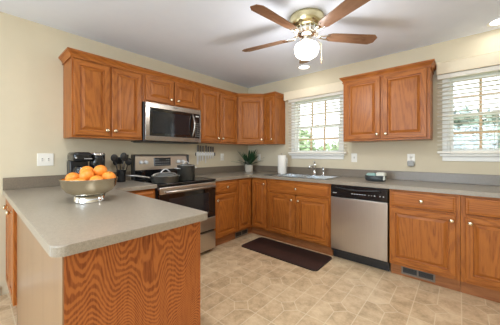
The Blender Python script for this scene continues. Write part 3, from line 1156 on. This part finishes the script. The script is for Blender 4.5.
# ------------------------------------------------------------ coffee maker, crock, utensils
t = thing('coffee_maker', 'black two-part coffee maker against the wall behind the bowl', 'coffee maker', (0.06, -2.765, CT + 0.0005))
b = MB()
b.box(0, 0.26, 0.0, 0.152, 0, 0.040, 'black_matte', 0.01, 2)
b.box(0, 0.12, 0.0, 0.152, 0.040, 0.245, 'black_matte', 0.01, 2)
b.box(0, 0.25, 0.0, 0.152, 0.235, 0.328, 'black', 0.03, 4)
b.build('brewer_body', t)
b = MB().lathe([(0.050, 0), (0.070, 0.02), (0.074, 0.08), (0.055, 0.135), (0.05, 0.15), (0, 0.152)], 'glass_black', (0.178, 0.076, 0.042), 24)
b.build('carafe', t)
b = MB()
b.lathe([(0.068, 0.0), (0.068, 0.293), (0.064, 0.303), (0, 0.304)], 'black', (0.150, 0.222, 0.0), 32)
b.build('bean_canister', t)
b = MB().lathe([(0.069, 0.294), (0.071, 0.298), (0.071, 0.312), (0.064, 0.320), (0, 0.322)], 'chrome', (0.150, 0.222, 0.0), 32)
b.build('canister_lid', t)
b = MB()
b.lathe([(0.008, 0), (0.007, 0.002), (0, 0.003)], 'mark', (0.2505, 0.020, 0.275), 12, 'x')
for k in range(6):
    b.box(0.2503, 0.2512, 0.085 + k * 0.011, 0.093 + k * 0.011, 0.262, 0.268, 'mark')
b.build('front_markings', t)

t = thing('utensil_crock', 'black utensil crock on the worktop left of the range', 'crock', (0.140, -2.288, CT + 0.0005))
MB().lathe([(0, 0), (0.042, 0), (0.044, 0.004), (0.046, 0.125), (0.049, 0.130), (0.046, 0.132), (0.042, 0.128), (0.040, 0.008), (0, 0.006)], 'black', seg=28, cap=False).build('crock_body', t)
UT_ = [('ladle', 'black ladle leaning left in the crock', -0.078, 0.03, 0.285), ('slotted_spoon', 'black slotted spoon standing upright in the crock', 0.0, 0.045, 0.300),
       ('spatula', 'black spatula leaning right in the crock', 0.030, 0.02, 0.280), ('serving_spoon', 'black serving spoon leaning far right in the crock', 0.075, -0.015, 0.240),
       ('pasta_fork', 'black pasta fork leaning forward left in the crock', -0.045, -0.03, 0.235), ('turner', 'black turner behind the others in the crock', 0.005, -0.05, 0.25)]
for k, (nm, lab, sx, sy, hh) in enumerate(UT_):
    # sx along the wall (y), sy away from the wall
    t = thing(nm, lab, 'utensil', (0.140 + sy * 0.2, -2.288 + sx * 0.2, CT + 0.008), group='utensils in the black crock')
    top = Vector((sy, sx * 0.85 + 0.004, hh - 0.045))
    MB().tube([(0, 0, 0), top * 0.5, top], [0.005, 0.006, 0.005], 'black_matte', 8).build('handle', t)
    b = MB()
    if nm in ('ladle', 'serving_spoon', 'slotted_spoon'):
        b.sphere((0, 0, 0), 0.037, 'black_matte', 16, 10, 1.15)
        b.xform(Matrix.Diagonal((0.45, 1, 1, 1)))
    elif nm == 'pasta_fork':
        b.sphere((0, 0, -0.005), 0.024, 'black_matte', 14, 8, 1.2)
        for q in range(4):
            b.box(-0.006, 0.006, -0.024 + q * 0.013, -0.018 + q * 0.013, 0.0, 0.032, 'black_matte', 0.001)
        b.xform(Matrix.Diagonal((0.5, 1, 1, 1)))
    else:
        b.box(-0.004, 0.004, -0.030, 0.030, -0.035, 0.042, 'black_matte', 0.003, 2)
    b.build('utensil_head', t, tuple(top + Vector((sy, sx, hh)).normalized() * 0.02), (-sx * 2.2, sy * 2.2, 0))

# ------------------------------------------------------------ knife rack
t = thing('magnetic_knife_rack', 'silver magnetic strip on the wall right of the range', 'knife rack', (0.001, -1.185, 1.190))
MB().box(0, 0.016, 0.0, 0.350, 0, 0.044, 'strip', 0.003, 2).build('bar', t)
b = MB()
b.box(0, 0.018, -0.008, 0.0, -0.002, 0.046, 'black_matte', 0.003)
b.box(0, 0.018, 0.350, 0.372, -0.002, 0.046, 'black_matte', 0.003)
b.build('end_cap', t)
KN = [(-1.160, 0.150, 0.036, 'chef knife with the longest blade, first from the range'),
      (-1.113, 0.105, 0.022, 'slim knife hanging second from the range'),
      (-1.068, 0.095, 0.026, 'knife hanging third from the range'),
      (-1.008, 0.135, 0.024, 'longer narrow knife at the middle of the rack'),
      (-0.960, 0.070, 0.022, 'short knife hanging third from the plant end'),
      (-0.912, 0.066, 0.020, 'short knife hanging second from the plant end'),
      (-0.866, 0.060, 0.018, 'smallest knife, nearest the plant end of the rack')]
for y, bl, bw, lab in KN:
    t = thing('kitchen_knife', lab, 'knife', (0.0175, y, 1.205), group='knives on the magnetic strip')
    b = MB()
    i = b.mi('blade_steel')
    pts = [(-bw / 2, 0.045), (bw / 2, 0.045), (bw / 2, -bl * 0.6), (bw * 0.2, -bl), (-bw / 2, -bl * 0.96)]
    A = [b.bm.verts.new((0.0, yy, zz)) for yy, zz in pts]
    B_ = [b.bm.verts.new((0.002, yy, zz)) for yy, zz in pts]
    b.bm.faces.new(A[::-1])
    b.bm.faces.new(B_)
    for q in range(5):
        b.bm.faces.new([A[q], A[(q + 1) % 5], B_[(q + 1) % 5], B_[q]])
    for f_ in b.bm.faces:
        f_.material_index = i
    b.build('blade', t)
    MB().box(0, 0.014, -0.012, 0.012, 0.045, 0.045 + 0.066 + bl * 0.22, 'knife_grip', 0.004, 2).build('handle', t)

# ------------------------------------------------------------ switches and outlets
def plate(name, label, cat, loc, rz, w, kind):
    t = thing(name, label, cat, loc, rz)
    h = 0.118
    MB().box(-w / 2, w / 2, -0.006, -0.0005, -h / 2, h / 2, 'plastic', 0.003, 2).build('cover_plate', t)
    n = 2 if w > 0.09 else 1
    for k in range(n):
        x = (k - (n - 1) / 2) * 0.046
        if kind == 'switch':
            o = MB().box(x - 0.005, x + 0.005, -0.0064, -0.006, -0.012, 0.012, 'slot').build('switch_slot', t)
            MB().box(x - 0.0038, x + 0.0038, -0.017, -0.006, -0.009, 0.004, 'plastic', 0.001).build('toggle', t)
        else:
            for z in (-0.0195, 0.0195):
                o = MB().lathe([(0.0165, 0), (0.0165, 0.002), (0, 0.0021)], 'plastic', (0, 0, 0), 20, 'y').build('socket', t, (x, -0.006, z))
                b = MB()
                b.box(-0.007, -0.005, -0.0028, -0.002, -0.002, 0.007, 'slot')
                b.box(0.005, 0.007, -0.0028, -0.002, -0.002, 0.007, 'slot')
                b.build('socket_slots', o)
    return t


plate('light_switch', 'white double light switch plate on the left wall', 'light switch', (0, -2.916, 1.163), PI / 2, 0.122, 'switch')
plate('wall_outlet', 'white outlet on the left wall between the knife rack and the plant', 'outlet', (0, -0.652, 1.163), PI / 2, 0.075, 'outlet')
plate('wall_outlet', 'white outlet on the window wall partly behind the plant', 'outlet', (0.262, 0, 1.155), 0, 0.075, 'outlet')
plate('light_switch', 'single white switch on the wall right of the sink window', 'light switch', (1.906, 0, 1.165), 0, 0.075, 'switch')
plate('wall_outlet', 'white outlet with a grey device plugged in, below the right window', 'outlet', (2.548, 0, 1.158), 0, 0.075, 'outlet')
b = MB().box(2.514, 2.582, -0.040, -0.0085, 1.072, 1.138, 'grey_plastic', 0.012, 3)
tag(b.build('plug_in_device'), 'small grey rounded device plugged into the outlet below the right window', 'plug-in device')

# ------------------------------------------------------------ plant
t = thing('potted_plant', 'green leafy plant in a pale square-shouldered pot in the worktop corner', 'plant', (0.215, -0.225, CT + 0.0005))
MB().lathe([(0, 0), (0.066, 0), (0.069, 0.004), (0.074, 0.118), (0.075, 0.122), (0.069, 0.122), (0.062, 0.11), (0, 0.11)], 'pot', seg=28, cap=False).build('pot', t)
MB().lathe([(0.061, 0.1085), (0.03, 0.114), (0, 0.116)], 'soil', seg=20).build('soil', t)
b = MB()
rnd = random.Random(5)
for k in range(54):
    az = rnd.uniform(0, 2 * PI)
    el = rnd.uniform(0.3, 1.25)
    ln = rnd.uniform(0.25, 0.35)
    wd = rnd.uniform(0.028, 0.042)
    d = Vector((math.cos(az) * math.cos(el), math.sin(az) * math.cos(el), math.sin(el)))
    side = d.cross(Vector((0, 0, 1))).normalized()
    p0 = Vector((math.cos(az) * 0.02, math.sin(az) * 0.02, 0.112))
    prev = None
    for q in range(7):
        s_ = q / 6
        p = p0 + d * (ln * (0.52 if (d.x < -0.45 or d.y > 0.45) else 1.0)) * s_ - Vector((0, 0, 1)) * 0.05 * s_ * s_ * math.cos(el)
        ww = wd * (math.sin(PI * min(1, 0.12 + s_ * 0.88)) ** 0.8) + 0.001
        cur = (p - side * ww / 2, p + Vector((0, 0, -0.003)), p + side * ww / 2)
        if prev:
            b.quad([prev[0], prev[1], cur[1], cur[0]], 'leaf', True)
            b.quad([prev[1], prev[2], cur[2], cur[1]], 'leaf', True)
        prev = cur
b.xform(Matrix.Translation((0, 0, 0)))
b.build('leaves', t)

# ------------------------------------------------------------ paper towels
t = thing('paper_towel_holder', 'chrome paper towel holder on the worktop left of the sink', 'paper towel holder', (0.895, -0.215, CT + 0.0005))
MB().lathe([(0, 0), (0.072, 0), (0.075, 0.004), (0.070, 0.009), (0, 0.010)], 'chrome', seg=32, cap=False).build('base', t)
MB().tube([(0, 0, 0.008), (0, 0, 0.305)], 0.006, 'chrome', 10).sphere((0, 0, 0.312), 0.011, 'chrome', 12, 8).build('post', t)
MB().tube([(0.066, 0.02, 0.005), (0.078, 0.022, 0.06), (0.078, 0.022, 0.24), (0.074, 0.02, 0.262)], 0.003, 'chrome', 8).build('side_arm', t)
b = MB()
b.lathe([(0.019, 0.0), (0.066, 0.0), (0.067, 0.002), (0.067, 0.276), (0.066, 0.278), (0.019, 0.278), (0.019, 0.0)], 'towel', seg=36, cap=False)
o = b.build('paper_towel_roll', None, (0.895, -0.215, CT + 0.011))
tag(o, 'white paper towel roll on the chrome holder left of the sink', 'paper towels')

# ------------------------------------------------------------ tray with cloths
t = thing('sponge_tray', 'dark oval tray on the worktop above the dishwasher', 'tray', (2.245, -0.330, CT + 0.0005))
b = MB().lathe([(0, 0), (0.088, 0), (0.100, 0.010), (0.108, 0.058), (0.103, 0.058), (0.095, 0.014), (0, 0.008)], 'tray', seg=32, cap=False)
b.xform(Matrix.Diagonal((1.06, 0.66, 1.1, 1)))
b.build('tray_body', t)
b = MB()
for k in range(20):
    a_ = 2 * PI * k / 20
    b.tube([(0.102 * math.cos(a_), 0.0635 * math.sin(a_), 0.020), (0.109 * math.cos(a_), 0.0675 * math.sin(a_), 0.056)], 0.0022, 'chrome', 6)
b.build('wire_edge', t)
b = MB().box(-0.078, 0.020, -0.040, 0.040, 0, 0.080, 'teal', 0.02, 3)
tag(b.build('folded_cloth', None, (2.232, -0.334, CT + 0.010), (0, 0, 0.1)), 'folded teal cloth in the dark tray, front and left', 'cloth', 'folded cloths in the tray')
b = MB().box(-0.045, 0.050, -0.036, 0.036, 0, 0.090, 'cloth', 0.016, 3)
tag(b.build('folded_cloth', None, (2.303, -0.330, CT + 0.010), (0, 0, -0.15)), 'folded white cloth in the dark tray, right side', 'cloth', 'folded cloths in the tray')

# ------------------------------------------------------------ floor mat and vents
t = thing('kitchen_mat', 'dark brown rectangular kitchen mat on the floor before the sink', 'mat', (1.330, -0.835, 0.0005), math.radians(0.5))
r = 0.05
hw, hh = 0.535, 0.225
poly = arc(hw - r, hh - r, r, 0, 90, 4) + arc(-hw + r, hh - r, r, 90, 180, 4) + arc(-hw + r, -hh + r, r, 180, 270, 4) + arc(hw - r, -hh + r, r, 270, 360, 4)
MB().prism(poly, 0, 0.012, 'mat_dark', 0.004).build('mat_base', t)
MB().box(-hw + 0.012, hw - 0.012, -hh + 0.02, -0.005, 0.0115, 0.0135, 'mat_band', 0.001).build('ribbed_band', t)


def vent(label, loc, rz, w):
    t = thing('toe_kick_vent', label, 'vent', loc, rz, group='vents in the toe kicks')
    b = MB()
    h = 0.085
    b.box(-w / 2, w / 2, -0.006, 0, 0, 0.016, 'vent', 0.001)
    b.box(-w / 2, w / 2, -0.006, 0, h - 0.016, h, 'vent', 0.001)
    for x in (-w / 2, -0.007, w / 2 - 0.014):
        b.box(x, x + 0.014, -0.006, 0, 0.016, h - 0.016, 'vent')
    b.build('frame', t)
    b = MB()
    for k in range(int(w / 0.012)):
        x = -w / 2 + 0.012 + k * 0.012
        b.box(x, x + 0.003, -0.0035, 0, 0.016, h - 0.016, 'slot')
    b.box(-w / 2, w / 2, -0.001, 0, 0.01, h - 0.01, 'slot')
    b.build('grille', t)


vent('bronze vent grille in the toe kick right of the dishwasher', (2.672, -0.5535, 0.022), 0, 0.27)
vent('bronze vent grille in the toe kick near the inner corner', (0.5545, -0.775, 0.010), PI / 2, 0.27)

# ------------------------------------------------------------ ceiling fan
FX, FY = 1.940, -1.405
t = thing('ceiling_fan', 'wood-bladed ceiling fan with a brass housing and a lit opal globe', 'ceiling fan', (FX, FY, H))
MB().lathe([(0.150, 0), (0.150, -0.012), (0.146, -0.030), (0.146, -0.075), (0.130, -0.095), (0.098, -0.105), (0, -0.105)], 'brass', seg=48).build('motor_housing', t)
b = MB()
b.lathe([(0.095, -0.105), (0.100, -0.120), (0.085, -0.150), (0.055, -0.168), (0.042, -0.176), (0.042, -0.190)], 'pewter', seg=32)
for k in range(16):
    a_ = 2 * PI * k / 16
    b.tube([(0.104 * math.cos(a_), 0.104 * math.sin(a_), -0.108), (0.106 * math.cos(a_), 0.106 * math.sin(a_), -0.122), (0.088 * math.cos(a_), 0.088 * math.sin(a_), -0.150)], 0.006, 'white', 6)
b.build('switch_housing', t)
ZB = -0.174
for k in range(5):
    ang = math.radians(47.5 + 72 * k)
    b = MB()
    n = 12
    prof = []
    for q in range(n + 1):
        s_ = q / n
        x = 0.190 + 0.468 * s_
        hwid = 0.049 + 0.018 * s_
        if s_ > 0.9:
            hwid *= math.sqrt(max(0.05, 1 - ((s_ - 0.9) / 0.1) ** 2 * 0.75))
        if s_ < 0.08:
            hwid *= 0.7 + 0.3 * s_ / 0.08
        prof.append((x, hwid))
    poly = [(x, -h_) for x, h_ in prof] + [(x, h_) for x, h_ in prof[::-1]]
    b.prism(poly, -0.003, 0.003, 'fanblade', 0.001)
    b.xform(Matrix.Rotation(math.radians(-12), 4, 'X'))
    bl = b.build('blade', t, (0, 0, ZB + 0.01), (0, 0, ang))
    b = MB()
    b.tube([(0.085, 0, 0.018), (0.12, 0.014, -0.004), (0.17, 0.022, -0.008), (0.215, 0.026, -0.012)], [0.010, 0.008, 0.008, 0.006], 'pewter', 8)
    b.tube([(0.085, 0, 0.018), (0.12, -0.014, -0.004), (0.17, -0.022, 0.0), (0.215, -0.026, 0.002)], [0.010, 0.008, 0.008, 0.006], 'pewter', 8)
    b.build('blade_bracket', bl)
b = MB()
b.lathe([(0.036, -0.188), (0.052, -0.196), (0.062, -0.208), (0.062, -0.222), (0.05, -0.226)], 'pewter', seg=28)
b.build('light_fitter', t)
b = MB()
b.lathe([(0.050, -0.218), (0.062, -0.226), (0.096, -0.246), (0.108, -0.272), (0.106, -0.302), (0.092, -0.338), (0.056, -0.362), (0, -0.370)], 'globe', seg=36)
b.build('glass_globe', t)
for x, y, l_ in ((0.075, 0.050, 0.19), (0.058, 0.085, 0.17)):
    b = MB()
    b.tube([(x, y, -0.20), (x + 0.03, y + 0.026, -0.235), (x + 0.032, y + 0.028, -0.200 - l_)], 0.0014, 'brass', 6)
    b.lathe([(0.002, 0), (0.006, -0.012), (0.006, -0.022), (0, -0.026)], 'fanblade', (x + 0.032, y + 0.028, -0.200 - l_), 10)
    b.build('pull_chain', t)
pl = bpy.data.lights.new('globe_lamp', 'POINT')
pl.energy = 12
pl.color = (1.0, 0.98, 0.96)
pl.shadow_soft_size = 0.10
po = bpy.data.objects.new('globe_lamp', pl)
COL.objects.link(po)
po.location = (FX, FY, H - 0.44)


# ------------------------------------------------------------ recessed lights
def can(label, x, y, e=0.7):
    t = thing('recessed_light', label, 'ceiling light', (x, y, H), group='recessed ceiling lights')
    MB().lathe([(0.072, -0.0005), (0.090, -0.001), (0.094, -0.004), (0.088, -0.007), (0.072, -0.005)], 'white', seg=36, cap=False).build('trim_ring', t)
    MB().lathe([(0.072, -0.004), (0.05, -0.005), (0, -0.0055)], 'can', seg=32).build('lens', t)
    l = bpy.data.lights.new('downlight', 'AREA')
    l.shape = 'DISK'
    l.size = 0.14
    l.energy = e
    l.color = (1.0, 0.98, 0.96)
    o = bpy.data.objects.new('downlight', l)
    COL.objects.link(o)
    o.location = (x, y, H - 0.012)


can('recessed ceiling light beyond the fan, above the sink', 1.322, -0.308)
can('recessed ceiling light at the right edge of the photo', 3.262, -0.190)
can('unseen added fill light over the near end of the peninsula', 2.25, -3.05, 15)  # no such fixture in view; added to brighten the peninsula top and floor
can('unseen added fill light behind the camera over the dining area', 1.90, -4.90, 5)  # unseen lamp added to lift the room light
can('unseen added fill light far behind the camera', 3.60, -5.20, 9)  # another unseen lamp, added as fill from behind
